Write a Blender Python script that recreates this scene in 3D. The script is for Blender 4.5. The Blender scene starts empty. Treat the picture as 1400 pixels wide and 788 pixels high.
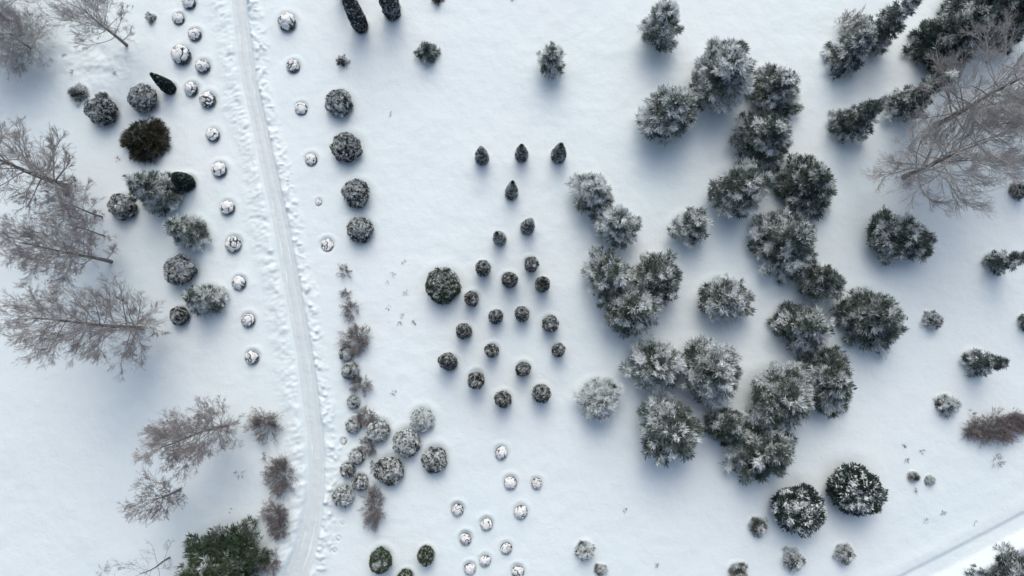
import bpy, math
import numpy as np
C = bpy.context.scene
COL = C.collection
R = math.radians
# ------------------------------------------------------------------ camera, sky, sun, exposure
ALT = 60.0; TILT = R(5.8); FPX = 933.33
cd = bpy.data.cameras.new('camera'); cd.lens = 24; cd.sensor_width = 36; cd.clip_end = 6000; cd.clip_start = 0.5
cam = bpy.data.objects.new('camera', cd); COL.objects.link(cam)
cam.location = (0, 0, ALT); cam.rotation_euler = (TILT, 0, 0); C.camera = cam
SUN_EL = R(46)
w = bpy.data.worlds.new('World'); C.world = w; w.use_nodes = True
nt = w.node_tree; bg = nt.nodes['Background']
sky = nt.nodes.new('ShaderNodeTexSky'); sky.sky_type = 'NISHITA'; sky.sun_disc = False
sky.sun_elevation = SUN_EL; sky.sun_rotation = 0; sky.air_density = 1.0; sky.dust_density = 6.0; sky.ozone_density = 1.0
hs = nt.nodes.new('ShaderNodeHueSaturation'); hs.inputs['Saturation'].default_value = 0.88
nt.links.new(sky.outputs[0], hs.inputs['Color']); nt.links.new(hs.outputs[0], bg.inputs[0])
bg.inputs[1].default_value = 0.145
sd = bpy.data.lights.new('sun', 'SUN'); sd.energy = 0.50; sd.angle = R(65); sd.color = (1.0, 0.985, 0.97)
sun = bpy.data.objects.new('sun', sd); COL.objects.link(sun)
sun.rotation_euler = (-(math.pi/2 - SUN_EL), 0, 0); sun.location = (0, 60, 50)
C.view_settings.view_transform = 'Standard'; C.view_settings.look = 'None'; C.view_settings.gamma = 1
C.view_settings.exposure = 0.05

# ------------------------------------------------------------------ maths helpers
cT, sT = math.cos(TILT), math.sin(TILT)
def at(px, py, z=0.0):
    """ground point (height z) seen at a pixel of the 1400 px survey picture"""
    x = (px-700)/FPX; y = -(py-394)/FPX
    dy = y*cT + sT; dz = y*sT - cT
    t = (ALT-z)/(-dz)
    return np.array([x*t, dy*t, z])
def at_arr(px, py):
    x = (px-700)/FPX; y = -(py-394)/FPX
    dy = y*cT + sT; dz = y*sT - cT
    t = ALT/(-dz)
    return x*t, dy*t
MPP = 0.0643
def smooth(t): t = np.clip(t, 0, 1); return t*t*(3-2*t)
def _h(ix, iy, iz):
    h = (ix*374761393 + iy*668265263 + iz*2147483647*0 + iz*1274126177).astype(np.int64) & 0xffffffff
    h = ((h ^ (h >> 13))*1274126177) & 0xffffffff
    h = ((h ^ (h >> 15))*2246822519) & 0xffffffff
    return ((h ^ (h >> 16)) & 0xffffff)/float(0xffffff)
def noise(P, s=1.0, off=0.0):
    """value noise on (n,3) or (n,2) points, 0..1"""
    Q = np.asarray(P, float)*s + off
    if Q.shape[-1] == 2: Q = np.concatenate([Q, np.full(Q.shape[:-1]+(1,), 0.37+off)], -1)
    I = np.floor(Q).astype(np.int64); F = Q-I; F = F*F*(3-2*F)
    x, y, z = I[..., 0], I[..., 1], I[..., 2]; u, v, t = F[..., 0], F[..., 1], F[..., 2]
    def L(a, b, k): return a+(b-a)*k
    a = L(L(_h(x, y, z), _h(x+1, y, z), u), L(_h(x, y+1, z), _h(x+1, y+1, z), u), v)
    b = L(L(_h(x, y, z+1), _h(x+1, y, z+1), u), L(_h(x, y+1, z+1), _h(x+1, y+1, z+1), u), v)
    return L(a, b, t)
def fbm(P, s, o=3, off=0.0):
    r = 0; a = 1; tot = 0
    for k in range(o):
        r = r+a*noise(P, s*2**k, off+17.3*k); tot += a; a *= 0.5
    return r/tot
def nrm(v): return v/np.maximum(np.linalg.norm(v, axis=-1, keepdims=True), 1e-9)

class Geo:
    def __init__(s): s.V = []; s.F = []; s.fr = []; s.n = 0
    def add(s, V, F, fr):
        V = np.asarray(V, float).reshape(-1, 3); F = np.asarray(F, int)
        s.V.append(V); s.F.append((F+s.n)); s.n += len(V)
        fr = np.broadcast_to(np.asarray(fr, float).ravel(), (len(V),)) if np.ndim(fr) == 0 or np.size(fr) == 1 else np.asarray(fr, float).ravel()
        s.fr.append(fr)
    def mesh(s, name, mat, sm=True):
        V = np.concatenate(s.V); me = bpy.data.meshes.new(name)
        cnt = np.concatenate([np.full(len(f), f.shape[1]) for f in s.F])
        idx = np.concatenate([f.ravel() for f in s.F])
        me.vertices.add(len(V)); me.vertices.foreach_set('co', V.ravel().astype(np.float32))
        me.loops.add(len(idx)); me.loops.foreach_set('vertex_index', idx.astype(np.int32))
        me.polygons.add(len(cnt)); st = np.concatenate([[0], np.cumsum(cnt)[:-1]])
        me.polygons.foreach_set('loop_start', st.astype(np.int32)); me.polygons.foreach_set('loop_total', cnt.astype(np.int32))
        me.polygons.foreach_set('use_smooth', np.full(len(cnt), sm))
        me.update(calc_edges=True)
        a = me.attributes.new('frost', 'FLOAT', 'POINT'); a.data.foreach_set('value', np.concatenate(s.fr).astype(np.float32))
        me.materials.append(mat); me.validate()
        return me

# ------------------------------------------------------------------ materials
def newmat(name):
    m = bpy.data.materials.new(name); m.use_nodes = True
    t = m.node_tree; return m, t, t.nodes['Principled BSDF']
SNOWC = (0.76, 0.83, 0.85)
def foliage_mat(name, dark, light):
    m, t, p = newmat(name); N = t.nodes; Lk = t.links
    at_ = N.new('ShaderNodeAttribute'); at_.attribute_name = 'frost'
    nz = N.new('ShaderNodeTexNoise'); nz.inputs['Scale'].default_value = 1.3; nz.inputs['Detail'].default_value = 4
    tc = N.new('ShaderNodeTexCoord'); Lk.new(tc.outputs['Object'], nz.inputs['Vector'])
    cr = N.new('ShaderNodeMix'); cr.data_type = 'RGBA'
    cr.inputs['A'].default_value = (*dark, 1); cr.inputs['B'].default_value = (*light, 1)
    Lk.new(nz.outputs['Fac'], cr.inputs['Factor'])
    mx = N.new('ShaderNodeMix'); mx.data_type = 'RGBA'; mx.inputs['B'].default_value = (*SNOWC, 1)
    Lk.new(at_.outputs['Fac'], mx.inputs['Factor']); Lk.new(cr.outputs['Result'], mx.inputs['A'])
    Lk.new(mx.outputs['Result'], p.inputs['Base Color'])
    p.inputs['Roughness'].default_value = 0.75; p.inputs['Specular IOR Level'].default_value = 0.25
    return m
M = {}
M['pine'] = foliage_mat('pine_needles', (0.024, 0.052, 0.043), (0.066, 0.108, 0.080))
M['spruce'] = foliage_mat('spruce_needles', (0.013, 0.038, 0.036), (0.042, 0.078, 0.068))
M['green'] = foliage_mat('fresh_green_needles', (0.022, 0.052, 0.026), (0.065, 0.115, 0.055))
M['yew'] = foliage_mat('olive_needles', (0.022, 0.028, 0.016), (0.06, 0.062, 0.035))
M['globe'] = foliage_mat('globe_needles', (0.018, 0.026, 0.024), (0.045, 0.055, 0.046))
M['twig'] = foliage_mat('grey_brown_twigs', (0.088, 0.056, 0.060), (0.15, 0.100, 0.102))
M['redtwig'] = foliage_mat('red_brown_twigs', (0.105, 0.066, 0.066), (0.175, 0.12, 0.116))
M['bark'] = foliage_mat('bark', (0.05, 0.04, 0.035), (0.14, 0.115, 0.10))
def snow_mat(name, col, b1, s1, b2, s2, rough=0.6, streak=False):
    m, t, p = newmat(name); N = t.nodes; Lk = t.links
    tc = N.new('ShaderNodeTexCoord')
    n0 = N.new('ShaderNodeTexNoise'); n0.inputs['Scale'].default_value = 0.09; n0.inputs['Detail'].default_value = 3
    Lk.new(tc.outputs['Object'], n0.inputs['Vector'])
    mx = N.new('ShaderNodeMix'); mx.data_type = 'RGBA'
    mx.inputs['A'].default_value = (col[0]*0.95, col[1]*0.99, col[2]*1.0, 1); mx.inputs['B'].default_value = (min(col[0]*1.06, 1), col[1]*1.0, col[2]*0.995, 1)
    Lk.new(n0.outputs['Fac'], mx.inputs['Factor']); Lk.new(mx.outputs['Result'], p.inputs['Base Color'])
    n1 = N.new('ShaderNodeTexNoise'); n1.inputs['Scale'].default_value = s1; n1.inputs['Detail'].default_value = 5
    n2 = N.new('ShaderNodeTexNoise'); n2.inputs['Scale'].default_value = s2; n2.inputs['Detail'].default_value = 3
    Lk.new(tc.outputs['Object'], n1.inputs['Vector']); Lk.new(tc.outputs['Object'], n2.inputs['Vector'])
    B1 = N.new('ShaderNodeBump'); B1.inputs['Strength'].default_value = 1.0; B1.inputs['Distance'].default_value = b1
    B2 = N.new('ShaderNodeBump'); B2.inputs['Strength'].default_value = 1.0; B2.inputs['Distance'].default_value = b2
    Lk.new(n1.outputs['Fac'], B1.inputs['Height']); Lk.new(n2.outputs['Fac'], B2.inputs['Height'])
    Lk.new(B1.outputs['Normal'], B2.inputs['Normal']); Lk.new(B2.outputs['Normal'], p.inputs['Normal'])
    p.inputs['Roughness'].default_value = rough; p.inputs['Specular IOR Level'].default_value = 0.2
    return m
M['snow'] = snow_mat('fresh_snow', (0.710, 0.830, 0.875), 0.08, 0.9, 0.014, 5.0)
M['pathsnow'] = snow_mat('trodden_snow', (0.62, 0.715, 0.75), 0.06, 2.0, 0.02, 9.0)
M['capsnow'] = snow_mat('snow_cap', (0.80, 0.86, 0.89), 0.03, 4.0, 0.02, 14.0)

# ------------------------------------------------------------------ the path and ground surface
PATH = np.array([[-60, 306, 327], [0, 315.5, 336], [100, 328, 348], [200, 350, 370], [300, 371.5, 393], [400, 389, 411], [500, 407, 429],
                 [600, 419.5, 441], [650, 422, 443], [688, 419.5, 441], [720, 413, 437], [750, 404, 431], [788, 388, 420], [850, 362, 398]], float)
py_ = np.arange(-60, 850, 4.0)
pl = np.interp(py_, PATH[:, 0], PATH[:, 1]); pr = np.interp(py_, PATH[:, 0], PATH[:, 2])
for a in (pl, pr):
    k = np.ones(9)/9; a[:] = np.concatenate([a[:4], np.convolve(a, k, 'valid'), a[-4:]])
lx, ly = at_arr(pl, py_); rx, ry = at_arr(pr, py_)
cx_, cyy = (lx+rx)/2, (ly+ry)/2; hw = (rx-lx)/2
o_ = np.argsort(cyy)
def path_c(y): return np.interp(y, cyy[o_], cx_[o_]), np.interp(y, cyy[o_], hw[o_])
# track at lower right: two lines in world space
ra, rb = at(1235, 781), at(1400, 697)
rd = (rb-ra)[:2]; rd /= np.linalg.norm(rd); rn = np.array([rd[1], -rd[0]])   # towards lower right
PITS = []      # x, y, radius, depth
def base_z(x, y):
    P = np.stack([x, y], -1)
    z = 0.55*(fbm(P, 0.05, 3, 3.1)-0.5) + 0.16*(fbm(P, 0.28, 3, 9.2)-0.5)
    rough = smooth((fbm(P, 0.06, 2, 41.0)-0.45)*5)
    z = z + 0.03*(fbm(P, 1.1, 3, 5.5)-0.5)*(0.35+rough)
    c, h = path_c(y)
    d = x-c; fade = smooth(1-(np.abs(y)-38)/14)
    # ploughed banks, ragged lobes thrown outward
    ad = np.abs(d)-h
    side = np.where(d > 0, 1.0, 0.0)
    wid = np.where(d > 0, 1.7, 2.6)*(0.75+0.5*noise(np.stack([y, side*9], -1), 0.35, 2.0))
    u = np.clip(ad/wid, 0, 1)
    S = np.stack([d*0.55+side*50, y+np.abs(d)*0.35, side*7], -1)
    lob = fbm(S, 1.7, 3, 11.0); fine = fbm(S, 4.5, 2, 23.0)
    rid = 1-np.abs(2*fbm(S, 2.3, 2, 31.0)-1)
    body = smooth(u*6)*(1-smooth((u-0.15)/0.85))
    z = z + fade*np.where(ad > 0, body*(0.17+0.30*(lob-0.42)+0.12*(fine-0.5)+0.12*(rid-0.7)), 0)
    clod = np.maximum(fbm(P, 3.1, 2, 77.0)-0.56, 0)*1.0*np.where(d > 0, 1.0, 0.20)
    z = z + fade*clod*smooth(u*5)*(1-smooth((u-0.5)/0.5))*(ad > 0)
    z = z - fade*0.16*(1-smooth((ad+0.12)/0.22))
    bx, by = at(130, 85)[:2]; z = z+0.75*(fbm(P, 0.9, 4, 60.0)-0.45)*np.exp(-(((x-bx)/3.2)**2+((y-by)/2.2)**2))
    # lower right track
    q = (x-ra[0])*rn[0] + (y-ra[1])*rn[1]
    al = (x-ra[0])*rd[0] + (y-ra[1])*rd[1]
    z = z - 0.16*smooth(q/0.45)*(1-smooth((q-1.3)/0.6)) + 0.05*np.exp(-((q+0.5)/0.6)**2)
    z = z + 0.38*np.exp(-((q-2.5)/0.55)**2)*(0.8+0.4*noise(P, 0.6, 71.0))
    return z
def ground_z(x, y):
    """final height at one point"""
    x = np.atleast_1d(np.asarray(x, float)); y = np.atleast_1d(np.asarray(y, float))
    z = base_z(x, y)
    return z
def gz(x, y): return float(ground_z(x, y)[0])

# ------------------------------------------------------------------ tagging
def tag(o, label=None, cat=None, group=None, kind=None):
    if label: o['label'] = label
    if cat: o['category'] = cat
    if group: o['group'] = group
    if kind: o['kind'] = kind
    return o
def link(name, me, parent=None):
    o = bpy.data.objects.new(name, me); COL.objects.link(o)
    if parent: o.parent = parent
    return o
def empty(name, loc, rz=0.0, sc=(1, 1, 1)):
    o = bpy.data.objects.new(name, None); COL.objects.link(o); o.empty_display_size = 0.3
    o.location = loc; o.rotation_euler = (0, 0, rz); o.scale = sc
    return o

# ------------------------------------------------------------------ foliage primitives
UP = np.array([0, 0, 1.0])
_p = (1+5**.5)/2
ICO_V = nrm(np.array([[-1, _p, 0], [1, _p, 0], [-1, -_p, 0], [1, -_p, 0], [0, -1, _p], [0, 1, _p], [0, -1, -_p], [0, 1, -_p], [_p, 0, -1], [_p, 0, 1], [-_p, 0, -1], [-_p, 0, 1]], float))
ICO_F = np.array([[0, 11, 5], [0, 5, 1], [0, 1, 7], [0, 7, 10], [0, 10, 11], [1, 5, 9], [5, 11, 4], [11, 10, 2], [10, 7, 6], [7, 1, 8], [3, 9, 4], [3, 4, 2], [3, 2, 6], [3, 6, 8], [3, 8, 9], [4, 9, 5], [2, 4, 11], [6, 2, 10], [8, 6, 7], [9, 8, 1]])
def blades(g, rng, P, D, L, W, fr, flat=1.0):
    n = len(P); D = nrm(D)
    S = nrm(flat*np.cross(D, UP) + 0.7*rng.normal(size=(n, 3)))
    S = nrm(S-D*np.sum(S*D, 1, keepdims=True))
    L = np.broadcast_to(L, (n,))[:, None]; W = np.broadcast_to(W, (n,))[:, None]
    V = np.stack([P, P+D*L*0.5+S*W, P+D*L, P+D*L*0.5-S*W], 1).reshape(-1, 3)
    F = np.arange(4*n).reshape(n, 4)
    g.add(V, F, np.repeat(np.clip(fr, 0, 1), 4))
def lumps(g, rng, P, D, sx, sy, sz, fr):
    """small rounded snow loads; sx along D, sy across, sz vertical"""
    n = len(P); D = nrm(D); S = nrm(np.cross(D, UP)+1e-4); T = nrm(np.cross(S, D))
    sx, sy, sz = [np.broadcast_to(a, (n,))[:, None, None] for a in (sx, sy, sz)]
    U = ICO_V[None]*(1+0.28*rng.normal(size=(n, 12, 1)))
    V = P[:, None]+U[..., 0:1]*sx*D[:, None]+U[..., 1:2]*sy*S[:, None]+U[..., 2:3]*sz*T[:, None]
    F = (ICO_F[None]+12*np.arange(n)[:, None, None]).reshape(-1, 3)
    g.add(V.reshape(-1, 3), F, np.repeat(np.broadcast_to(np.clip(fr, 0, 1), (n,)), 12))
def tubes(g, rng, A, rad, sides=3, fr=None):
    """A (n,k,3) polylines, rad (n,k)"""
    n, k, _ = A.shape
    D = np.gradient(A, axis=1) if k > 2 else np.repeat((A[:, 1:]-A[:, :1]), 2, 1)
    D = nrm(D); ref = np.where(np.abs(D[..., 2:3]) > 0.9, np.array([1.0, 0, 0]), UP)
    S = nrm(np.cross(D, ref)); T = np.cross(D, S)
    a = np.arange(sides)*2*math.pi/sides
    V = A[:, :, None]+rad[:, :, None, None]*(np.cos(a)[None, None, :, None]*S[:, :, None]+np.sin(a)[None, None, :, None]*T[:, :, None])
    idx = np.arange(n*k*sides).reshape(n, k, sides)
    F = np.stack([idx[:, :-1], np.roll(idx, -1, 2)[:, :-1], np.roll(idx, -1, 2)[:, 1:], idx[:, 1:]], -1).reshape(-1, 4)
    if fr is None: fr = 0.0
    f = np.broadcast_to(np.asarray(fr, float).reshape(-1, 1, 1) if np.ndim(fr) else fr, (n, k, sides)).ravel()
    g.add(V.reshape(-1, 3), F, f)
def dome(g, rng, rx, ry, h, z0, nu=28, nv=12, amp=0.08, ns=2.0, fr=0.05, vmax=0.62, fn=None, off=0.0):
    u = np.arange(nu)*2*math.pi/nu; v = np.linspace(0, vmax*math.pi, nv)
    Vv, Uu = np.meshgrid(v, u, indexing='ij')
    D = np.stack([np.sin(Vv)*np.cos(Uu), np.sin(Vv)*np.sin(Uu), np.cos(Vv)], -1)
    r = 1+amp*2*(noise(D.reshape(-1, 3), ns, off).reshape(nv, nu)-0.5)
    if fn is not None: r = fn(D, Vv, r)
    P = D*r[..., None]*np.array([rx, ry, h])+np.array([0, 0, z0])
    idx = np.arange(nu*nv).reshape(nv, nu)
    F = np.stack([idx[:-1], idx[1:], np.roll(idx, -1, 1)[1:], np.roll(idx, -1, 1)[:-1]], -1).reshape(-1, 4)
    g.add(P.reshape(-1, 3), F, fr)

# ------------------------------------------------------------------ conifers
def prof_pine(t): return np.where(t < 0.22, 0.86+0.14*t/0.22, np.clip(1-((t-0.22)/0.80)**1.5, 0, 1)**0.75)
def prof_spruce(t): return np.clip(1-t, 0, 1)**0.8
def prof_cone(t): return np.clip(1-t, 0, 1)**0.7
def prof_mid(t): return np.clip(1-t**1.25, 0, 1)**0.8
def conifer_meshes(seed, Rc, H, style, frost=0.35, zb=None, dens=1.0, lobes=0.18, ecc=1.0):
    rng = np.random.default_rng(seed)
    prof = {'pine': prof_pine, 'spruce': prof_spruce, 'mid': prof_mid, 'cone': prof_cone}[style]
    if style == 'cone': style = 'mid'
    if zb is None: zb = {'pine': 0.16, 'spruce': 0.06, 'mid': 0.08}[style]*H
    g = Geo(); tg = Geo()
    big = max(Rc, 0.7)
    hd = 1.0 if style != 'spruce' else 1.1
    nb = int(66*dens*hd*(big/2.8)**0.9)+int(18*min(dens, 1.2))
    t = (np.arange(nb)+rng.random(nb))/nb; t = t**(1.25 if style == 'pine' else 1.45)
    az = (np.arange(nb)*2.39996+rng.normal(size=nb)*0.22) % (2*math.pi)
    ha = np.array([1+lobes*0.6*math.sin(2*a+seed)+lobes*0.45*math.sin(3*a+seed*1.7) for a in az])
    zt = zb+t*(H-zb)
    rt = np.maximum(Rc*prof(t)*ha*(0.74+0.42*rng.random(nb)), 0.06*Rc)
    out = np.stack([np.cos(az)*ecc, np.sin(az)/ecc, 0*az], 1)
    rise = {'pine': 0.36, 'spruce': -0.10, 'mid': 0.30}[style]*(0.8+0.4*rng.random(nb)) + 0.5*t
    A0 = np.stack([0*az, 0*az, np.maximum(zt-rise*rt, 0.05*H)], 1)
    A1 = out*rt[:, None]+np.stack([0*az, 0*az, zt+0.015*H*rng.normal(size=nb)], 1)
    s = np.linspace(0, 1, 4)[None, :, None]
    bw = (0.16 if style != 'spruce' else 0.06)*rt
    bow = np.array([0, 0, 1.0])*bw[:, None, None]*np.sin(s*math.pi)
    PL = A0[:, None]*(1-s)+A1[:, None]*s+bow
    tubes(tg, rng, PL, np.linspace(1, 0.25, 4)[None]*(0.012*Rc+0.012)*np.ones((nb, 1)), 3, 0.1)
    k = np.linspace(0, 1, 8); tr = np.stack([0.03*Rc*np.sin(k*4+seed), 0.03*Rc*np.cos(k*5), -0.3+k*(H*0.97+0.3)], 1)[None]
    tubes(tg, rng, tr, ((1-k)*(0.028*H+0.03)+0.015)[None], 8, 0.05)
    # fronds: side shoots in a herringbone that narrows to a pointed tip
    bl = np.linalg.norm(A1-A0, axis=1)
    ntf = np.clip(bl*13*min(1, 1.5/big+0.5), 8, 46).astype(int)
    bi = np.repeat(np.arange(nb), ntf); m = len(bi)
    sp = 0.22+0.80*rng.random(m)**0.8
    D = nrm(A1-A0)[bi]; S = nrm(np.cross(D, UP))
    taper = np.clip(1.12-sp, 0.04, 1)*np.clip(sp*2.2, 0, 1)
    latw = (0.44 if style != 'spruce' else 0.36)*bl[bi]*taper*(0.8+0.4*rng.random(nb))[bi]+0.03*Rc
    lat = (rng.random(m)*2-1)*latw
    P = A0[bi]*(1-sp[:, None])+A1[bi]*sp[:, None]+S*lat[:, None]
    P[:, 2] += bw[bi]*np.sin(sp*math.pi)-np.abs(lat)*(0.30 if style != 'spruce' else 0.38)+rng.normal(size=m)*0.03*Rc**.5
    u = lat/(latw+1e-6)
    TD = nrm(D*1.0+S*(u*0.62)[:, None]+UP*(0.10 if style != 'spruce' else -0.05)+0.14*rng.normal(size=(m, 3)))
    cb = rng.random(nb)[bi]; cn = noise(P, 2.1, seed*3.7); cl = noise(P, 0.55, seed*1.3)
    spine = 1-np.abs(u)
    bf = frost+0.80*(cn-0.5)+0.46*(cb-0.5)+0.34*(cl-0.5)+0.16*(spine-0.5)
    nbld = 13
    tl = 0.25*min(1, (Rc/2.2)**0.5)+0.02
    I = np.repeat(np.arange(m), nbld); q = len(I)
    BD = nrm(TD[I]+0.52*rng.normal(size=(q, 3))*np.array([1, 1, 0.8])+UP*0.08)
    BP = P[I]+rng.normal(size=(q, 3))*0.05*min(1, Rc)+TD[I]*(rng.random(q)*tl*0.6)[:, None]
    BF = np.clip(bf[I]+0.34*(rng.random(q)-0.5)+0.10*BD[:, 2], 0.0, 1.0)
    BF = np.where(BF > 0.46, np.minimum(1, BF*1.45), BF*0.36)
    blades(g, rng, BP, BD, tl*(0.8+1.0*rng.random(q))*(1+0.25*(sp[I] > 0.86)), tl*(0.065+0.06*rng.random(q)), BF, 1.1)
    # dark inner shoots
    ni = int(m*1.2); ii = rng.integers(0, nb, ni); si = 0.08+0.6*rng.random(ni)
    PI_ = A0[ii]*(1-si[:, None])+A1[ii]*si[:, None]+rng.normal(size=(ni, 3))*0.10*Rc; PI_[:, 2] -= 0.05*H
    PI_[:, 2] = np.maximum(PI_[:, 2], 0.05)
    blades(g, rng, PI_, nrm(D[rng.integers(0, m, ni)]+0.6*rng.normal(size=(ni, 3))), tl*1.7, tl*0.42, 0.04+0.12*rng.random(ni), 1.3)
    # snow loads lying along the shoots
    pk = rng.random(m) < np.clip((bf-0.28)*1.1, 0.02, 0.75)*(0.85 if style != 'spruce' else 0.95)
    Pl = P[pk]+UP*0.07+TD[pk]*tl*0.35; nl = len(Pl)
    if nl:
        sz = tl*(0.24+0.34*rng.random(nl))
        lumps(g, rng, Pl, TD[pk]*np.array([1, 1, 0.5])+0.3*rng.normal(size=(nl, 3)), sz*1.35, sz*0.42, sz*0.34, 0.88+0.12*rng.random(nl))
    return g, tg
def conifer(name, px, py, rpx, H, style, label, cat, frost=0.35, mat='pine', group=None, base=False, seed=None, zc=0.5, **kw):
    """px,py = middle of the crown as seen (or the foot if base=True)"""
    seed = seed if seed is not None else int(px*7+py*13) % 9973
    p = at(px, py, 0 if base else zc*H)
    Rm = 0.91*rpx*(ALT-zc*H)/FPX
    z = gz(p[0], p[1])
    g, tg = conifer_meshes(seed, Rm, H, style, frost, **kw)
    e = empty(name, (p[0], p[1], z-0.05)); tag(e, label, cat, group)
    link('trunk', tg.mesh('trunk', M['bark']), e)
    link('crown', g.mesh('crown', M[mat]), e)
    PITS.append((p[0], p[1], Rm*0.8, 0.12))
    return e

# ------------------------------------------------------------------ bare trees and shrubs
def grow(rng, P0, D0, L, rad, n, ang, lf, rf, smin=0.25, up=0.15, k=4, wob=0.12):
    """children of polylines P0 (m,kk,3)"""
    m, kk, _ = P0.shape
    pi = np.repeat(np.arange(m), n); q = len(pi)
    s = smin+(1-smin)*rng.random(q); f = s*(kk-1); i0 = np.minimum(f.astype(int), kk-2); fr = (f-i0)[:, None]
    A = P0[pi, i0]; B = P0[pi, i0+1]; st = A+(B-A)*fr; d = nrm(B-A)
    rnd = rng.normal(size=(q, 3)); perp = nrm(rnd-d*np.sum(rnd*d, 1, keepdims=True))
    a = ang*(0.6+0.8*rng.random(q))[:, None]
    nd = nrm(d*np.cos(a)+perp*np.sin(a)+UP*up)
    ln = L[pi]*lf*(0.55+0.9*rng.random(q))*(1.15-0.6*s)
    pts = [st]; cur = nd
    for j in range(k-1):
        cur = nrm(cur+wob*rng.normal(size=(q, 3))+UP*up*0.35)
        pts.append(pts[-1]+cur*(ln/(k-1))[:, None])
    r = rad[pi]*rf
    return np.stack(pts, 1), nd, ln, r
def bare_meshes(seed, H, Rc, levels=(26, 7, 6, 4), stems=None, rmin=0.0066, up=0.12, weep=0.0, frost=0.2, tr=None, low=0.22, ang0=0.85):
    rng = np.random.default_rng(seed)
    g = Geo(); tg = Geo(); k = np.linspace(0, 1, 10)
    lean = rng.normal(size=2)*0.02*H
    T = np.stack([lean[0]*k**2+0.12*np.sin(k*5+seed)*k, lean[1]*k**2+0.12*np.cos(k*6+seed)*k, k*H*0.93-0.0], 1)[None]
    tr = tr or 0.012*H+0.05
    tubes(tg, rng, T, (tr*(1-k)**0.9+0.02)[None], 8, 0.12)
    n1 = levels[0]
    s = low+(0.97-low)*np.sort(rng.random(n1)); az = np.arange(n1)*2.4+rng.normal(size=n1)*0.4
    st = np.stack([np.interp(s, k, T[0, :, i]) for i in range(3)], 1)
    t = (s-low)/(1-low)
    Lh = Rc*np.sqrt(np.clip(1-((t-0.30)/0.78)**2, 0.05, 1))*(0.8+0.4*rng.random(n1))
    el = ang0*(0.55+0.6*t)+0.1*rng.normal(size=n1)
    d = np.stack([np.cos(az)*np.cos(el), np.sin(az)*np.cos(el), np.sin(el)], 1)
    L1 = Lh/np.cos(np.clip(el, 0, 1.15))
    pts = [st]; cur = d
    for j in range(5):
        cur = nrm(cur+0.13*rng.normal(size=(n1, 3))+UP*0.03-UP*weep*j*0.1)
        pts.append(pts[-1]+cur*(L1/5)[:, None])
    P1 = np.stack(pts, 1); r1 = tr*0.36*(1-t*0.55)
    tubes(tg, rng, P1, r1[:, None]*np.linspace(1, 0.25, 6)[None], 5, 0.2+0.3*rng.random(n1))
    P, L, r = P1, L1, r1*0.55
    for lv, (n, lf, rf) in enumerate(zip(levels[1:], (0.46, 0.52, 0.60), (0.55, 0.55, 0.6))):
        P, D_, L, r = grow(rng, P, None, L, r, n, 0.58, lf, rf, up=up-weep, k=4 if lv < 2 else 3, wob=0.10)
        rr = np.maximum(r, rmin*(1.25 if lv == 0 else 1.0))
        tubes(g, rng, P, rr[:, None]*np.linspace(1, 0.55, P.shape[1])[None], 3, np.clip(frost+0.5*(rng.random(len(P))-0.5), 0, 1))
    return g, tg
def bare_tree(name, px, py, H, Rm, label, mat='twig', cat='tree', group=None, seed=None, **kw):
    seed = seed if seed is not None else int(px*7+py*13) % 9973
    p = at(px, py); z = gz(p[0], p[1])
    g, tg = bare_meshes(seed, H, Rm, **kw)
    e = empty(name, (p[0], p[1], z-0.15)); tag(e, label, cat, group)
    link('trunk', tg.mesh('trunk', M['bark']), e); link('crown', g.mesh('crown', M[mat]), e)
    return e
def brush_mesh(seed, rx, ry, h, n=46, frost=0.15, mat='redtwig', rmin=0.012, lv=(6, 4), spread=0.8):
    """many-stemmed leafless bush; one mesh"""
    rng = np.random.default_rng(seed); g = Geo()
    b = rng.random(n)**0.5; a = rng.random(n)*2*math.pi
    bs = 0.55 if spread <= 1 else 0.02
    st = np.stack([rx*b*np.cos(a)*bs, ry*b*np.sin(a)*bs, -0.1+0*a], 1)
    d = nrm(np.stack([rx*b*np.cos(a)*spread, ry*b*np.sin(a)*spread, h*(0.6+0.6*rng.random(n))], 1)+0.12*rng.normal(size=(n, 3)))
    L = h*(0.6+0.5*rng.random(n))
    pts = [st]; cur = d
    for j in range(4):
        cur = nrm(cur+0.12*rng.normal(size=(n, 3))); pts.append(pts[-1]+cur*(L/4)[:, None])
    P = np.stack(pts, 1); r = np.full(n, 0.011)
    tubes(g, rng, P, r[:, None]*np.linspace(1, 0.5, 5)[None], 4, 0.1+0.2*rng.random(n))
    for k_ in lv:
        P, _, L, r = grow(rng, P, None, L, r, k_, 0.55, 0.5, 0.75, up=0.1, k=3, wob=0.12)
        tubes(g, rng, P, np.maximum(r, rmin)[:, None]*np.linspace(1, 0.6, 3)[None], 3, np.clip(frost+0.5*(rng.random(len(P))-0.5), 0, 1))
    return g.mesh('brush', M[mat])
def brush(px, py, rx, ry, h, label, group=None, name='bare_bush', cat='bush', **kw):
    p = at(px, py, h*0.5)
    me = brush_mesh(int(px*5+py*11) % 9973, 0.86*rx*MPP, 0.86*ry*MPP, h, **kw)
    o = link(name, me); o.location = (p[0], p[1], gz(p[0], p[1])); tag(o, label, cat, group)
    return o
def dry(px, py, rpx, label, n=13, h=0.3, mat='twig', group='dry plant tops poking through the snow', name='dry_plant', spread=1.2, lv=(3, 2)):
    return brush(px, py, rpx, rpx, h, label, group, name, 'plant', n=n, frost=0.1, mat=mat, rmin=0.010, spread=spread*1.5, lv=lv)

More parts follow.
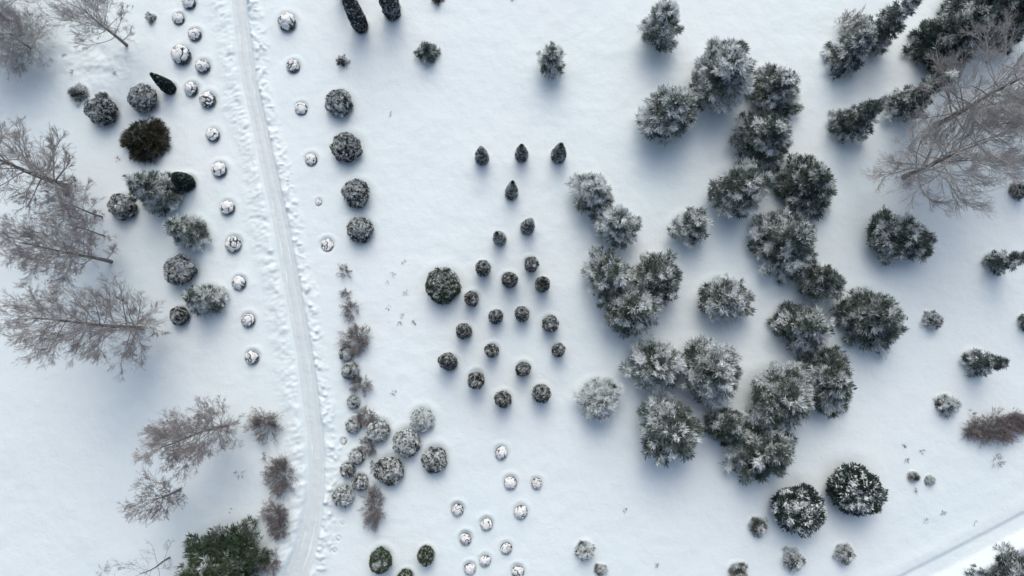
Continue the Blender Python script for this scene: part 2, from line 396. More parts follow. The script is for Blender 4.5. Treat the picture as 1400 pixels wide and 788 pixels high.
# ------------------------------------------------------------------ clipped globes, cones and snow-capped balls
def globe_mesh(seed, rx, ry, h, frost=0.45, mat='globe', bl=0.13, shape='globe', n=None, lump=0.5, gap=0.5):
    rng = np.random.default_rng(seed); g = Geo()
    area = 4*rx*h+math.pi*rx*rx
    n = n or int(2000*area**0.85)
    if shape == 'globe':
        cz = 0.42*h; hz = 0.56*h
        core = lambda D: D*np.array([rx, ry, hz])+np.array([0, 0, cz])
        dome(g, rng, rx*0.88, ry*0.88, hz*0.88, cz, 24, 12, 0.06, 3, 0.03, 0.85)
        D = nrm(rng.normal(size=(n, 3))); D[:, 2] = np.where(D[:, 2] < -0.55, -D[:, 2], D[:, 2])
        bump = 1+0.20*(noise(D, 3.2, seed)-0.5)*2
        P = core(D*bump[:, None]); Nn = nrm(D/np.array([rx, ry, hz]))
    else:
        t = rng.random(n)**1.25
        def pr(t):
            if shape == 'cone': return np.where(t < 0.2, 0.86+0.14*t/0.2, np.clip(1-((t-0.2)/0.8)**1.35, 0, 1)**0.85)
            return np.where(t < 0.15, 0.80+0.2*t/0.15, np.clip(1-((t-0.15)/0.85)**3.0, 0, 1)**0.6)   # column
        a = rng.random(n)*2*math.pi
        rr = pr(t)*(1+0.12*(noise(np.stack([np.cos(a)*2, np.sin(a)*2, t*h*1.5], 1), 1.6, seed)-0.5)*2)
        P = np.stack([rx*rr*np.cos(a), ry*rr*np.sin(a), t*h], 1)
        Nn = nrm(np.stack([np.cos(a), np.sin(a), 0.25+0.6*t], 1))
        tt = np.linspace(0, 1, 12); aa = np.arange(18)*2*math.pi/18
        TT, AA = np.meshgrid(tt, aa, indexing='ij')
        V = np.stack([0.88*rx*pr(TT)*np.cos(AA), 0.88*ry*pr(TT)*np.sin(AA), TT*h*0.97], -1)
        idx = np.arange(12*18).reshape(12, 18)
        F = np.stack([idx[:-1], np.roll(idx, -1, 1)[:-1], np.roll(idx, -1, 1)[1:], idx[1:]], -1).reshape(-1, 4)
        g.add(V.reshape(-1, 3), F, 0.03)
    cn = noise(P, 1.0/(bl*0.62), seed+5.0); cn2 = noise(P, 1.0/(bl*6), seed+9.0)
    topn = Nn[:, 2]
    f = frost-0.04+1.8*(cn-0.5)+0.30*(cn2-0.5)+0.20*(topn-0.5)
    I = np.repeat(np.arange(n), 4); q = len(I)
    BD = nrm(Nn[I]*0.8+0.65*rng.normal(size=(q, 3))+UP*0.25)
    BF = np.clip(f[I]+0.5*(rng.random(q)-0.5), 0, 1); BF = np.where(BF > 0.5, np.minimum(1, BF*1.4), BF*0.22)
    blades(g, rng, P[I]-Nn[I]*bl*0.3+rng.normal(size=(q, 3))*bl*0.25, BD, bl*(0.7+0.9*rng.random(q)), bl*(0.14+0.12*rng.random(q)), BF, 0.9)
    pk = (f > 0.55) & (rng.random(n) < lump*0.55) & (topn > -0.05)
    if pk.any():
        nl = pk.sum(); sz = bl*(0.40+0.45*rng.random(nl)); T = nrm(np.cross(Nn[pk], rng.normal(size=(nl, 3))))
        lumps(g, rng, P[pk]+Nn[pk]*bl*0.3, T, sz*1.0, sz*0.55, sz*0.5, 0.9+0.1*rng.random(nl))
    return g.mesh('foliage', M[mat])
CACHE = {}
def clipped(name, px, py, rpx, h, label, cat, shape='globe', frost=0.45, mat='globe', group=None, ry=1.0, var=None, key=None, bl=0.13, base=False, pit=0.10, **kw):
    p = at(px, py, 0 if base else h*0.42)
    rm = 0.94*rpx*(ALT-h*0.5)/FPX
    rng = np.random.default_rng(int(px*31+py*17))
    if key:
        v = int(rng.integers(0, 5)); kk = (key, v)
        if kk not in CACHE: CACHE[kk] = globe_mesh(100+v*7, 1, 1, h/rm, frost, mat, bl/rm, shape, **kw)
        o = link(name, CACHE[kk]); o.scale = (rm, rm*ry*(0.88+0.2*rng.random()), rm*(0.85+0.25*rng.random())); o.rotation_euler = (rng.normal()*0.07, rng.normal()*0.07, rng.random()*6.28)
    else:
        o = link(name, globe_mesh(int(px*7+py*3), rm, rm*ry, h, frost, mat, bl, shape, **kw))
    o.location = (p[0], p[1], gz(p[0], p[1])-0.06); tag(o, label, cat, group)
    PITS.append((p[0], p[1], rm*1.12, pit))
    return o
def cap_fn(seed, cov):
    def fn(D, Vv, r):
        q = D.reshape(-1, 3)
        a = noise(q, 2.6, seed).reshape(r.shape); b = noise(q, 4.3, seed+3.3).reshape(r.shape)
        az = np.arctan2(D[..., 1], D[..., 0])
        crack = np.exp(-((noise(q, 1.9, seed+2).reshape(r.shape)-0.5)/0.035)**2)*(noise(q, 1.3, seed+8).reshape(r.shape) > 0.42)
        edge = cov+0.35*(b-0.5)+0.12*np.sin(az*2+seed)
        tuck = smooth((Vv-edge)/0.22)
        r = r+0.14*(b-0.5)
        return r-0.40*crack-0.26*tuck
    return fn
def snowball(px, py, rpx, label, group, h=0.75, cov=1.30, name='snow_capped_shrub'):
    rng = np.random.default_rng(int(px*31+py*17)); p = at(px, py, h*0.5); rm = rpx*(ALT-h*0.5)/FPX
    v = int(rng.integers(0, 6)); kk = ('ball', v)
    if kk not in CACHE:
        r2 = np.random.default_rng(v+50)
        g = Geo(); dome(g, r2, 0.93, 0.93, 0.70, 0.42, 24, 12, 0.05, 3, 0.03, 0.85)
        n = 900; D = nrm(r2.normal(size=(n, 3))); D[:, 2] = np.where(D[:, 2] < -0.5, -D[:, 2], D[:, 2])
        P = D*np.array([0.92, 0.92, 0.70])+np.array([0, 0, 0.42])
        blades(g, r2, P, nrm(D+0.6*r2.normal(size=(n, 3))), 0.16, 0.035, np.clip(0.9*(noise(P, 3.0, v)-0.35), 0, 0.8), 0.9)
        c = Geo(); dome(c, r2, 1.01, 1.01, 0.76, 0.46, 84, 34, 0.06, 2.2, 1.0, 0.60, cap_fn(v*4.1+1, cov), v*2.0)
        CACHE[kk] = (g.mesh('foliage', M['globe']), c.mesh('snow_cap', M['capsnow']))
    f, c = CACHE[kk]
    e = empty(name, (p[0], p[1], gz(p[0], p[1])-0.10), rng.random()*6.28, (rm, rm*(0.92+0.12*rng.random()), rm*(h/0.75)*1.05))
    tag(e, label, 'shrub', group); link('foliage', f, e); link('snow_cap', c, e)
    PITS.append((p[0], p[1], rm*1.12, 0.05+0.07*rng.random()))
    return e

ORD = ['first', 'second', 'third', 'fourth', 'fifth', 'sixth', 'seventh', 'eighth', 'ninth', 'tenth', 'eleventh', 'twelfth', 'thirteenth', 'fourteenth']
#@@OBJECTS
# ------------------------------------------------------------------ snow-capped balls
g1 = 'snow-capped ball shrubs in the line west of the path'
W = [(257, 2, 9, 'cut by the top edge of the photo'), (242, 24, 8, None), (265, 46, 9, None), (247, 75, 13, 'the largest of the line'), (276, 90, 10, None), (260, 121, 9.5, 'beside the dark green cone'),
     (283, 136, 11, None), (290, 184, 9.5, None), (299, 232, 10, None), (310, 284, 10, None), (318, 334, 10.5, None), (326, 387, 9, None), (338, 438, 9, None), (343, 489, 9, 'the bottom end of the line')]
for i, (x, y, r, ex) in enumerate(W):
    if i == 0: lb = 'snow-capped ball shrub west of the path, cut by the top edge of the photo'
    elif i == 13: lb = 'last snow-capped ball shrub at the bottom end of the line west of the path'
    elif i == 3: lb = 'largest snow-capped ball shrub in the line west of the path'
    else: lb = '%s snow-capped ball shrub from the top in the line west of the path' % ORD[i]
    snowball(x, y, r, lb, g1, 0.75+0.02*(r-9))
g2 = 'snow-capped ball shrubs in the line just east of the path'
for (x, y, r, h, lb) in [(392, 30, 12.5, 0.8, 'largest snow-capped ball just east of the path, with a dark crack across its top'),
                         (400, 90, 9, 0.7, 'second snow-capped ball from the top just east of the path'),
                         (411, 148, 8.5, 0.6, 'white snow-capped ball left of the topmost grey globe shrub'),
                         (425, 218, 8.5, 0.55, 'fourth snow-capped ball from the top just east of the path, sunk in the snow'),
                         (435, 276, 5, 0.4, 'tiny snowy shrub tip just east of the path, left of the third grey globe'),
                         (447, 335, 8.5, 0.30, 'almost buried snow-covered ball just east of the path, lowest of its line')]:
    snowball(x, y, r, lb, g2, h)
g3 = 'snow-capped balls in rings of dark foliage at the lower middle'
for (x, y, r, lb) in [(685, 620, 8.5, 'topmost snow-capped ball of the lower middle group'),
                      (698, 661, 8.5, 'left ball of the level pair just below the topmost snow-capped ball'),
                      (734, 662, 7.5, 'rightmost snow-capped ball of the lower middle group'),
                      (712, 701, 9, 'largest snow-capped ball of the lower middle group, a dark bite in its snow'),
                      (625, 698, 8, 'leftmost snow-capped ball of the lower middle group'),
                      (665, 718, 8, 'snow-capped ball in the very middle of the lower middle group'),
                      (636, 738, 8, 'snow-capped ball next below the leftmost one of the lower middle group'),
                      (692, 751, 7.5, 'snow-capped ball second up on the right, above the one on the bottom edge'),
                      (663, 768, 7.5, 'snow-capped ball just up and right of the lowest left ball in the lower middle group'),
                      (642, 779, 7.5, 'lowest left snow-capped ball of the lower middle group, near the bottom edge'),
                      (708, 783, 8, 'snow-capped ball touching the bottom edge on the right of the lower middle group')]:
    snowball(x, y, r, lb, g3, 0.70)
for (x, y, r, lb) in [(469, 604, 4.5, 'small white snow lump shrub right beside the path, left of the clustered globes'),
                      (468, 716, 2.6, 'tiny snow-covered knob, topmost of three in a line right of the path bend'),
                      (462, 737, 3.2, 'tiny snow-covered knob, middle one of three in a line right of the path bend'),
                      (457, 753, 2.8, 'tiny snow-covered knob, lowest of three in a line right of the path bend')]:
    snowball(x, y, r, lb, 'tiny snow-covered shrubs by the path', 0.40 if r > 4 else 0.3)

# ------------------------------------------------------------------ frosted globes
gA = 'grey frosted globes in the column east of the path'
for (x, y, r, f, lb) in [(463, 141, 17, 0.50, 'topmost grey globe shrub of the column east of the path, frosted white on top'),
                         (474, 202, 19.5, 0.34, 'largest and darkest grey globe shrub of the column east of the path, second down'),
                         (487, 265, 17.5, 0.40, 'third grey globe shrub down the column east of the path'),
                         (492, 314, 16, 0.44, 'lowest grey globe shrub of the column east of the path')]:
    clipped('globe_shrub', x, y, r, 1.7, lb, 'shrub', frost=f+0.06, group=gA)
gB = 'frosted globes among the shrubs right of the path'
for (x, y, r, f, h, lb) in [(577, 575, 14.5, 0.68, 1.2, 'whitest globe shrub, topmost of the clustered globes right of the path'),
                            (556, 606, 17, 0.56, 1.4, 'snow-dusted globe shrub in the middle of the clustered globes, right of the brown bush'),
                            (594, 629, 15.5, 0.44, 1.4, 'rightmost globe shrub of the clustered globes right of the path'),
                            (532, 644, 18, 0.42, 1.5, 'largest globe shrub of the clustered globes, the lowest of the big ones'),
                            (517, 589, 13.5, 0.60, 1.2, 'leftmost of the big clustered globes, touching the brown bush above it')]:
    clipped('globe_shrub', x, y, r, h, lb, 'shrub', frost=f+0.08, group=gB, lump=0.9)
for (x, y, r, f, h, sh, lb) in [(473, 484, 8, 0.5, 0.8, 'globe', 'small snow-dusted shrub tucked at the lower left of the biggest brown bush'),
                                (477, 507, 11, 0.52, 1.6, 'cone', 'pointed snow-dusted shrub in the middle of the column right of the path'),
                                (483, 550, 7, 0.58, 0.7, 'globe', 'tiny snow-dusted shrub between the pointed shrub and the clustered globes'),
                                (483, 582, 8.5, 0.55, 0.8, 'globe', 'small snow-dusted shrub left of the round brown bush'),
                                (487, 625, 8.5, 0.55, 0.9, 'globe', 'small round snow-dusted shrub, highest of four left of the largest clustered globe'),
                                (475, 643, 8, 0.5, 1.0, 'globe', 'small snow-dusted shrub, nearest to the path of the middle pair'),
                                (492, 660, 9.5, 0.55, 1.0, 'globe', 'small snow-dusted shrub just left of the largest clustered globe'),
                                (469, 679, 12, 0.58, 1.1, 'globe', 'snow-clumped shrub at the foot of the small ones, left of the long brown bush')]:
    clipped('small_shrub', x, y, r, h, lb, 'shrub', shape=sh, frost=f, group='small snow-dusted shrubs right of the path', lump=0.9)
gC = 'frosted globes in the left garden'
for (x, y, r, f, h, lb) in [(195, 135, 17.5, 0.55, 1.7, 'snow-topped globe shrub left of the small dark green cone'),
                            (138, 152, 18.5, 0.50, 1.9, 'grey globe shrub, leftmost globe of the left garden'),
                            (167, 282, 16.5, 0.50, 1.6, 'frosted globe shrub between the birches and the conical snowy spruce'),
                            (246, 370, 19.5, 0.54, 1.9, 'big white-crested globe shrub below the middle small spruce in the left garden'),
                            (245, 432, 11, 0.40, 1.2, 'small grey globe shrub at the right tip of the largest birch crown')]:
    clipped('globe_shrub', x, y, r, h, lb, 'shrub', frost=f, group=gC, lump=0.8)
clipped('globe_shrub', 605, 391, 22, 2.2, 'large green globe shrub standing alone left of the cone pattern', 'shrub', frost=0.32, mat='green', bl=0.15)
conifer('round_shrub', 583, 69, 15, 2.0, 'mid', 'lone green-grey round shrub with ragged edge near the top, left of centre', 'shrub', frost=0.34, mat='pine', lobes=0.12, dens=1.3)
gD = 'dark dense mountain pine domes at the lower right'
for (x, y, r, f, lb) in [(1170, 671, 32.5, 0.24, 'dark dense domed mountain pine, the right and greener one of the pair'),
                         (1093, 697, 31, 0.34, 'dark dense domed mountain pine, the left and more frosted one of the pair')]:
    clipped('mountain_pine', x, y, r, 2.9, lb, 'tree', frost=f, mat='spruce', group=gD, bl=0.30, n=4200, lump=0.8, ry=0.95)
for (x, y, r, h, lb) in [(520, 767, 12, 1.9, 'dark green unsnowed rounded shrub near the bottom edge, the larger of two'),
                         (582, 760, 8.5, 1.5, 'dark green unsnowed rounded shrub near the bottom edge, the smaller of two'),
                         (554, 793, 9, 1.5, 'dark green shrub mostly cut off by the bottom edge between two others')]:
    clipped('dark_shrub', x, y, r, h, lb, 'shrub', frost=0.10, mat='green', group='dark green shrubs at the bottom edge', lump=0.1, bl=0.15, ry=1.15)
# dark clipped columns
clipped('column_conifer', 233, 122, 8.5, 3.4, 'narrow smooth dark green cone leaning outward beside the snow-topped globe', 'tree', shape='cone', frost=-0.1, mat='spruce', base=True, group='dark green clipped cones', lump=0, bl=0.10)
clipped('column_conifer', 258, 252, 11, 2.6, 'stout smooth dark green cone behind the snowy conical spruce', 'tree', shape='column', frost=-0.1, mat='spruce', base=True, group='dark green clipped cones', lump=0, bl=0.10)
gE = 'tall dark columns at the top edge'
clipped('column_conifer', 494, 38, 10, 6.2, 'tall narrow dark column conifer at the top edge, its foot reaching lowest', 'tree', shape='column', frost=0.24, mat='globe', base=True, group=gE, lump=0.3)
clipped('column_conifer', 537, 18, 12, 6.0, 'wide dark column conifer at the top edge, the right one', 'tree', shape='column', frost=0.28, mat='globe', base=True, group=gE, lump=0.3)
clipped('column_conifer', 476, -6, 11, 4.2, 'dark conifer foot at the top edge, half hidden behind the narrow column', 'tree', shape='column', frost=0.24, mat='globe', base=True, group=gE, lump=0.3)

# ------------------------------------------------------------------ the cones planted in a pattern
gF = 'small clipped cones planted in a tree-shaped pattern'
P22 = [(659, 218, 8, 'left one of the top row of three in the pattern'), (713, 214, 8, 'middle one of the top row of three in the pattern'), (763, 215, 9, 'right one of the top row of three in the pattern'),
       (699, 266, 7.5, 'alone under the middle of the top row'), (720, 313, 8, 'right and higher one of the pair below the single cone'), (684, 328, 7.5, 'left and lower one of the pair below the single cone'),
       (661, 367, 9, 'above right of the large green globe shrub'), (725, 360, 9, 'upper right of the middle, just above the right flank'), (695, 382, 9, 'in the middle of the upper diamond'),
       (741, 390, 8.5, 'at the upper right flank of the pattern'), (646, 408, 9, 'right and just below the large green globe shrub'), (678, 434, 8.5, 'left of the central pair'),
       (716, 430.5, 8.5, 'right of the central pair'), (752, 442, 9.5, 'on the right flank just above the rightmost one'), (635.5, 454, 8.5, 'on the left flank, second from the left corner'),
       (674, 478.5, 8, 'in the centre of the lower half'), (763, 479, 8, 'rightmost of the pattern'), (615, 496.5, 9.5, 'leftmost of the pattern, at its left corner'),
       (716, 505, 9, 'lower right of the centre, above the bottom pair'), (651, 517, 9.5, 'lower left, second from the left corner along the bottom edge'), (740, 539.5, 10, 'right one of the bottom pair'), (689, 547, 9.5, 'left and lowest one of the bottom pair')]
for (x, y, r, lb) in P22:
    clipped('cone_shrub', x, y, r, 3.0 if y < 330 else 2.3, 'small dark clipped cone, ' + lb, 'shrub', shape='cone' if y < 345 else 'globe', frost=(0.40 if (x+y) % 3 else 0.34)+(0.12 if y < 345 else 0), group=gF, key='cone%d%d' % (y < 345, (x+y) % 3 > 0), base=y < 345, lump=0.5, bl=0.11)

# ------------------------------------------------------------------ snowy pines, right half
gP = 'big frosted pines in the right half'
PN = [(915, 155, 40, 7.5, 'pine', 0.44, 'frosted pine at the lower left corner of the upper cluster'),
      (988, 103, 47, 8.5, 'pine', 0.46, 'largest pale frosted pine at the top of the upper cluster'),
      (1062, 122, 39, 6.0, 'mid', 0.30, 'dark frosted pine at the upper right corner of the upper cluster'),
      (1048, 188, 42, 8, 'mid', 0.30, 'dark snow-streaked pine in the middle of the upper cluster, below its right corner'),
      (1012, 258, 38, 7, 'pine', 0.42, 'frosted pine at the bottom end of the upper cluster'),
      (1108, 252, 42, 6.5, 'mid', 0.30, 'green frosted pine just above the biggest dark round pine'),
      (1080, 330, 50, 7.5, 'mid', 0.32, 'biggest dark round pine with snow streaks, above the small round one'),
      (1123, 386, 28, 5, 'pine', 0.30, 'small grey-green round pine below the biggest dark round pine'),
      (1102, 447, 38, 6.5, 'mid', 0.34, 'dark dense pine half white, left of the spiky green pine'),
      (1198, 435, 46, 6.5, 'mid', 0.30, 'spiky green pine standing free at the right of the pine groups'),
      (1132, 520, 45, 6.2, 'mid', 0.26, 'spiky dark green pine at the right end of the lower cluster'),
      (1066, 545, 45, 7.5, 'pine', 0.38, 'frosted pine in the middle of the right half of the lower cluster'),
      (1050, 615, 47, 7.5, 'mid', 0.30, 'dark green pine, the lowest of the lower cluster'),
      (994, 583, 28, 5.5, 'mid', 0.36, 'small snowy pine squeezed between larger ones in the lower cluster'),
      (915, 587, 46, 7, 'pine', 0.42, 'frosted pine at the lower left corner of the lower cluster'),
      (972, 507, 44, 7, 'pine', 0.44, 'frosted grey-green pine at the top of the lower cluster'),
      (895, 498, 37, 6, 'pine', 0.48, 'pale frosted pine at the upper left corner of the lower cluster'),
      (820, 547, 29, 4.5, 'pine', 0.58, 'pale frosted round pine standing alone left of the lower cluster'),
      (992, 410, 34, 5.5, 'pine', 0.46, 'frosted round pine standing alone in the centre of the pine ring'),
      (945, 310, 26, 4.5, 'pine', 0.50, 'small frosted pine standing alone between the upper cluster and the middle cluster'),
      (810, 263, 29, 5.5, 'pine', 0.56, 'pale frosted pine at the top of the middle cluster'),
      (843, 308, 31, 6, 'pine', 0.50, 'frosted pine second from the top of the middle cluster'),
      (832, 375, 34, 6.5, 'pine', 0.44, 'frosted pine at the left of the middle cluster'),
      (900, 380, 34, 6, 'pine', 0.36, 'olive green frosted pine at the right of the middle cluster'),
      (862, 423, 38, 6.5, 'pine', 0.40, 'darker frosted pine at the bottom of the middle cluster'),
      (1230, 325, 40, 4.5, 'pine', 0.30, 'wide flat dark green pine below the bare birch on the right')]
for (x, y, r, H, st, f, lb) in PN:
    kw = dict(ecc=1.12) if x == 1230 else {}
    conifer('pine_tree', x, y, r, H*0.78, st, lb, 'tree', frost=f+0.03, group=gP, zc=0.45, **kw)
for (x, y, r, H, f, lb) in [(905, 36, 30, 5.5, 0.46, 'pale frosted pine standing alone at the top, right of centre'),
                            (754, 82, 21, 3.5, 0.46, 'small round frosted pine standing alone at the top centre')]:
    conifer('pine_tree', x, y, r, H, 'pine', lb, 'tree', frost=f, group='pines standing alone along the top', zc=0.45)
gS = 'conical snowy spruces in the right corner'
for (x, y, r, H, f, lb) in [(1148, 84, 29, 6, 0.42, 'snowy conical spruce, lower left of the leaning pair near the top right'),
                            (1185, 58, 29, 8, 0.36, 'snowy conical spruce with its tip pointing up right, upper one of the pair'),
                            (1152, 178, 27, 6.5, 0.36, 'snowy conical spruce standing alone below the leaning pair'),
                            (1226, 150, 25, 8, 0.34, 'slim dark snowy spruce between the pair and the birch, tip under the black spruces'),
                            (1355, 361, 16, 5.0, 0.38, 'small snowy spruce at the right edge with its tip pointing to the frame'),
                            (1330, 496, 18, 4.0, 0.28, 'small neat green spruce right of the spiky pine, tip pointing right'),
                            (1388, 262, 12, 2.0, 0.34, 'little dark spruce at the right edge beside the birch twigs'),
                            (1399, 440, 10, 2.2, 0.30, 'little dark spruce cut by the right edge')]:
    conifer('spruce_tree', x, y, r, H, 'spruce', lb, 'tree', frost=f, mat='spruce', group=gS, base=True, zc=0.15, lobes=0.08)
gK = 'black-green spruces in the top right corner'
for (x, y, r, H, lb) in [(1290, 62, 44, 7.5, 'black-green spruce at the left of the top right corner group'),
                         (1325, 25, 46, 9, 'black-green spruce at the top edge in the middle of the top right corner group'),
                         (1375, 25, 44, 8.5, 'black-green spruce in the very top right corner')]:
    conifer('dark_spruce', x, y, r, H, 'spruce', lb, 'tree', frost=0.22, mat='spruce', group=gK, zc=0.2, lobes=0.2, dens=1.2)
gT = 'little snowy young conifers on the lower right'
for (x, y, r, H, f, lb) in [(1278, 438, 12, 1.6, 0.55, 'little whitened young conifer right of the spiky green pine'),
                            (1299, 555, 14, 1.5, 0.45, 'little snowy young conifer left of the brown hedge'),
                            (1038, 721, 12, 1.1, 0.36, 'small blurred grey shrub left of and below the left dome pine'),
                            (1086, 767, 13.5, 1.4, 0.50, 'little snowy young conifer near the bottom edge, left of the twin'),
                            (1157, 759, 12.5, 1.4, 0.50, 'little snowy young conifer near the bottom edge, right of the twin'),
                            (800, 755, 12, 1.5, 0.50, 'little snowy upright young conifer near the bottom edge, right of the capped balls'),
                            (1010, 784, 12, 1.2, 0.44, 'little grey young conifer cut by the bottom edge'),
                            (822, 780, 7, 0.6, 0.50, 'sparse small snowy twig beside the upright young conifer at the bottom edge'),
                            (1250, 652, 6, 0.6, 0.6, 'left one of two tiny snowy seedlings in the lower right snowfield'),
                            (1273, 657, 5.5, 0.6, 0.55, 'right one of two tiny snowy seedlings in the lower right snowfield')]:
    conifer('young_conifer', x, y, r, H, 'mid', lb, 'shrub', frost=f, mat='globe', group=gT, lobes=0.15)
conifer('hedge_conifer', 1412, 824, 72, 1.8, 'mid', 'dense green snowy conifer filling the bottom right corner beyond the track', 'tree', frost=0.36, mat='spruce', dens=1.5)

# ------------------------------------------------------------------ left garden conifers
gL = 'small snowy conical spruces in the left garden'
for (x, y, r, H, f, lb) in [(226, 268, 31, 5.5, 0.42, 'largest snowy conical spruce of the left garden, tip pointing to the birches'),
                            (266, 321, 25, 4.5, 0.48, 'middle snowy conical spruce of the left garden, above the white-crested globe'),
                            (288, 411, 24, 4.2, 0.46, 'lowest snowy conical spruce of the left garden, right of the small grey globe')]:
    conifer('small_spruce', x, y, r, H, 'cone', lb, 'tree', frost=f, mat='pine', group=gL, base=True, zc=0.2, lobes=0.1, dens=1.5)
conifer('yew_bush', 194, 188, 31, 2.6, 'mid', 'dark olive snow-free spreading yew bush in the left garden', 'bush', frost=0.0, mat='yew', lobes=0.15, dens=1.5)
conifer('low_juniper', 104, 127, 15, 0.9, 'mid', 'low straggly snowy juniper left of the leftmost grey globe', 'shrub', frost=0.5, mat='globe', lobes=0.3, dens=0.4)
conifer('low_juniper', 138, 133, 9, 0.7, 'mid', 'small snowy twiggy juniper just above the leftmost grey globe', 'shrub', frost=0.55, mat='globe', lobes=0.3, dens=0.4)
conifer('low_juniper', 467, 83, 8, 0.8, 'mid', 'tiny lone grey juniper seedling above the column of grey globes', 'shrub', frost=0.35, mat='globe', lobes=0.3, dens=0.35)
conifer('low_juniper', 204, 22, 7, 0.8, 'mid', 'tiny lone juniper sprig left of the first snow-capped balls', 'shrub', frost=0.35, mat='globe', lobes=0.4, dens=0.35)
conifer('low_juniper', 597, -3, 9, 0.9, 'mid', 'tiny juniper tip cut by the top edge, right of the wide column', 'shrub', frost=0.35, mat='globe', lobes=0.4, dens=0.35)
conifer('green_pine', 296, 786, 60, 7.0, 'mid', 'big fresh green unsnowed pine cut by the bottom edge left of the path', 'tree', frost=0.06, mat='green', zc=0.4, dens=1.2, lobes=0.22)

# ------------------------------------------------------------------ leafless trees
bare_tree('birch_tree', 11, 28, 8.0, 4.6, 'blurred bare tree in the top left corner with a short dark trunk', group='bare trees on the left', levels=(40, 10, 9, 5), frost=0.45, low=0.1, ang0=0.5)
bare_tree('bare_tree', 42, 66, 3.4, 2.9, 'low frosted bare tree with a blurred crown below the top left corner', group='bare trees on the left', levels=(46, 10, 8, 5), frost=0.5, low=0.05, ang0=0.5)
bare_tree('bare_tree', 173, 62, 7.2, 2.5, 'slim snow-lined bare tree leaning to the top edge, left of the tiny juniper', group='bare trees on the left', levels=(30, 9, 7, 5), frost=0.45, low=0.12)
bare_tree('birch_tree', 93, 256, 12.0, 3.4, 'bare birch with a thick pale trunk at the left edge', group='bare trees on the left', levels=(40, 10, 9, 5), frost=0.38, tr=0.26, low=0.12, ang0=0.6)
bare_tree('bare_tree', 140, 297, 6.0, 2.0, 'thin bare sapling between the two upper left birches, the upper stem', group='bare trees on the left', levels=(20, 9, 7, 5), frost=0.3, tr=0.07)
bare_tree('bare_tree', 143, 323, 5.5, 1.8, 'thin bare sapling just above the middle birch, the lower stem', group='bare trees on the left', levels=(18, 9, 7, 5), frost=0.3, tr=0.06)
bare_tree('birch_tree', 152, 358, 12.0, 2.3, 'middle bare birch on the left with twigs swept to the left edge', group='bare trees on the left', levels=(40, 10, 9, 5), frost=0.34, tr=0.16, low=0.06)
bare_tree('birch_tree', 195, 449, 14.5, 2.9, 'largest reddish bare birch, lowest of the row on the left', group='bare trees on the left', mat='redtwig', levels=(58, 10, 9, 5), frost=0.32, tr=0.17, low=0.04, ang0=0.7)
bare_tree('bare_tree', 311, 582, 11.5, 2.1, 'reddish bare tree between the large birch and the small twisted one', mat='redtwig', group='bare trees at the lower left', levels=(58, 10, 9, 5), frost=0.32, tr=0.11, low=0.06, ang0=0.75)
bare_tree('bare_tree', 247, 669, 5.2, 1.75, 'small twisted grey bare tree above the green pine', group='bare trees at the lower left', levels=(24, 9, 7, 4), frost=0.2, tr=0.10, low=0.35)
bare_tree('bare_tree', 233, 762, 5.0, 2.0, 'bare sapling beside the left flank of the green pine at the bottom', group='bare trees at the lower left', levels=(10, 5, 4, 3), frost=0.2, tr=0.07)
bare_tree('birch_tree', 1234, 243, 11.0, 4.4, 'wide bare birch with a dark foot above the flat green pine on the right', group='bare birches on the right', levels=(40, 10, 9, 5), frost=0.40, tr=0.24, low=0.12, ang0=0.5)
bare_tree('birch_tree', 1277, 173, 13.5, 4.2, 'bare birch on the right with its trunk running into the top right corner', group='bare birches on the right', levels=(40, 10, 9, 5), frost=0.42, tr=0.24, low=0.2, ang0=0.55)
bare_tree('birch_tree', 1385, 175, 9.0, 3.6, 'pinkish bare tree at the right edge behind the two birches', mat='redtwig', group='bare birches on the right', levels=(30, 10, 8, 5), frost=0.35, tr=0.14, low=0.1, ang0=0.5)

# ------------------------------------------------------------------ leafless bushes
gH = 'brown leafless bushes in the column right of the path'
for (x, y, rx, ry, h, n, lb) in [(470, 372, 10, 10, 0.7, 24, 'faint little brown bush at the top of the brown column'),
                                 (475, 402, 9, 8, 0.6, 20, 'small faint brown bush, second down the brown column'),
                                 (479, 424, 12, 13, 0.9, 44, 'round brown bush, third down the brown column'),
                                 (485, 465, 20, 21, 1.2, 110, 'biggest brown bush of the column right of the path'),
                                 (492, 527, 15, 15, 0.9, 60, 'pinkish brown bush right of the pointed snow-dusted shrub'),
                                 (500, 573, 14, 14, 1.0, 70, 'round brown bush touching the leftmost big globe'),
                                 (502, 611, 12, 14, 0.9, 50, 'brown bush hemmed in by globes on both sides'),
                                 (508, 636, 6, 8, 0.6, 14, 'wispy little brown bush above the largest globe of the cluster'),
                                 (510, 696, 13, 30, 1.1, 110, 'long narrow brown bush below the largest clustered globe')]:
    brush(x, y, rx, ry, h, lb, gH, n=int(n*0.9), mat='redtwig', frost=0.28, lv=(9, 7), rmin=0.0055, spread=0.95)
gI = 'brown leafless bushes along the left bank of the path'
for (x, y, rx, ry, h, n, lb) in [(361, 582, 18, 22, 1.4, 90, 'dark brown bush at the top of the three left of the path'),
                                 (380, 652, 19, 25, 1.3, 120, 'largest shaggy brown bush left of the path, in the middle'),
                                 (374, 703, 15, 16, 1.2, 80, 'dark brown bush below the shaggy one left of the path'),
                                 (381, 727, 11, 11, 0.9, 44, 'small brown bush joined to the lower side of a dark one left of the path'),
                                 (369, 768, 13, 15, 1.0, 50, 'brown bush between the green pine and the path bend')]:
    brush(x, y, rx, ry, h, lb, gI, n=int(n*0.9), mat='redtwig', frost=0.22, lv=(9, 7), rmin=0.0055, spread=0.95)
brush(361, 624, 5, 5, 0.5, 'tiny snowy twig tuft above the largest shaggy bush left of the path', gI, n=10, mat='twig', frost=0.4, lv=(4, 2))
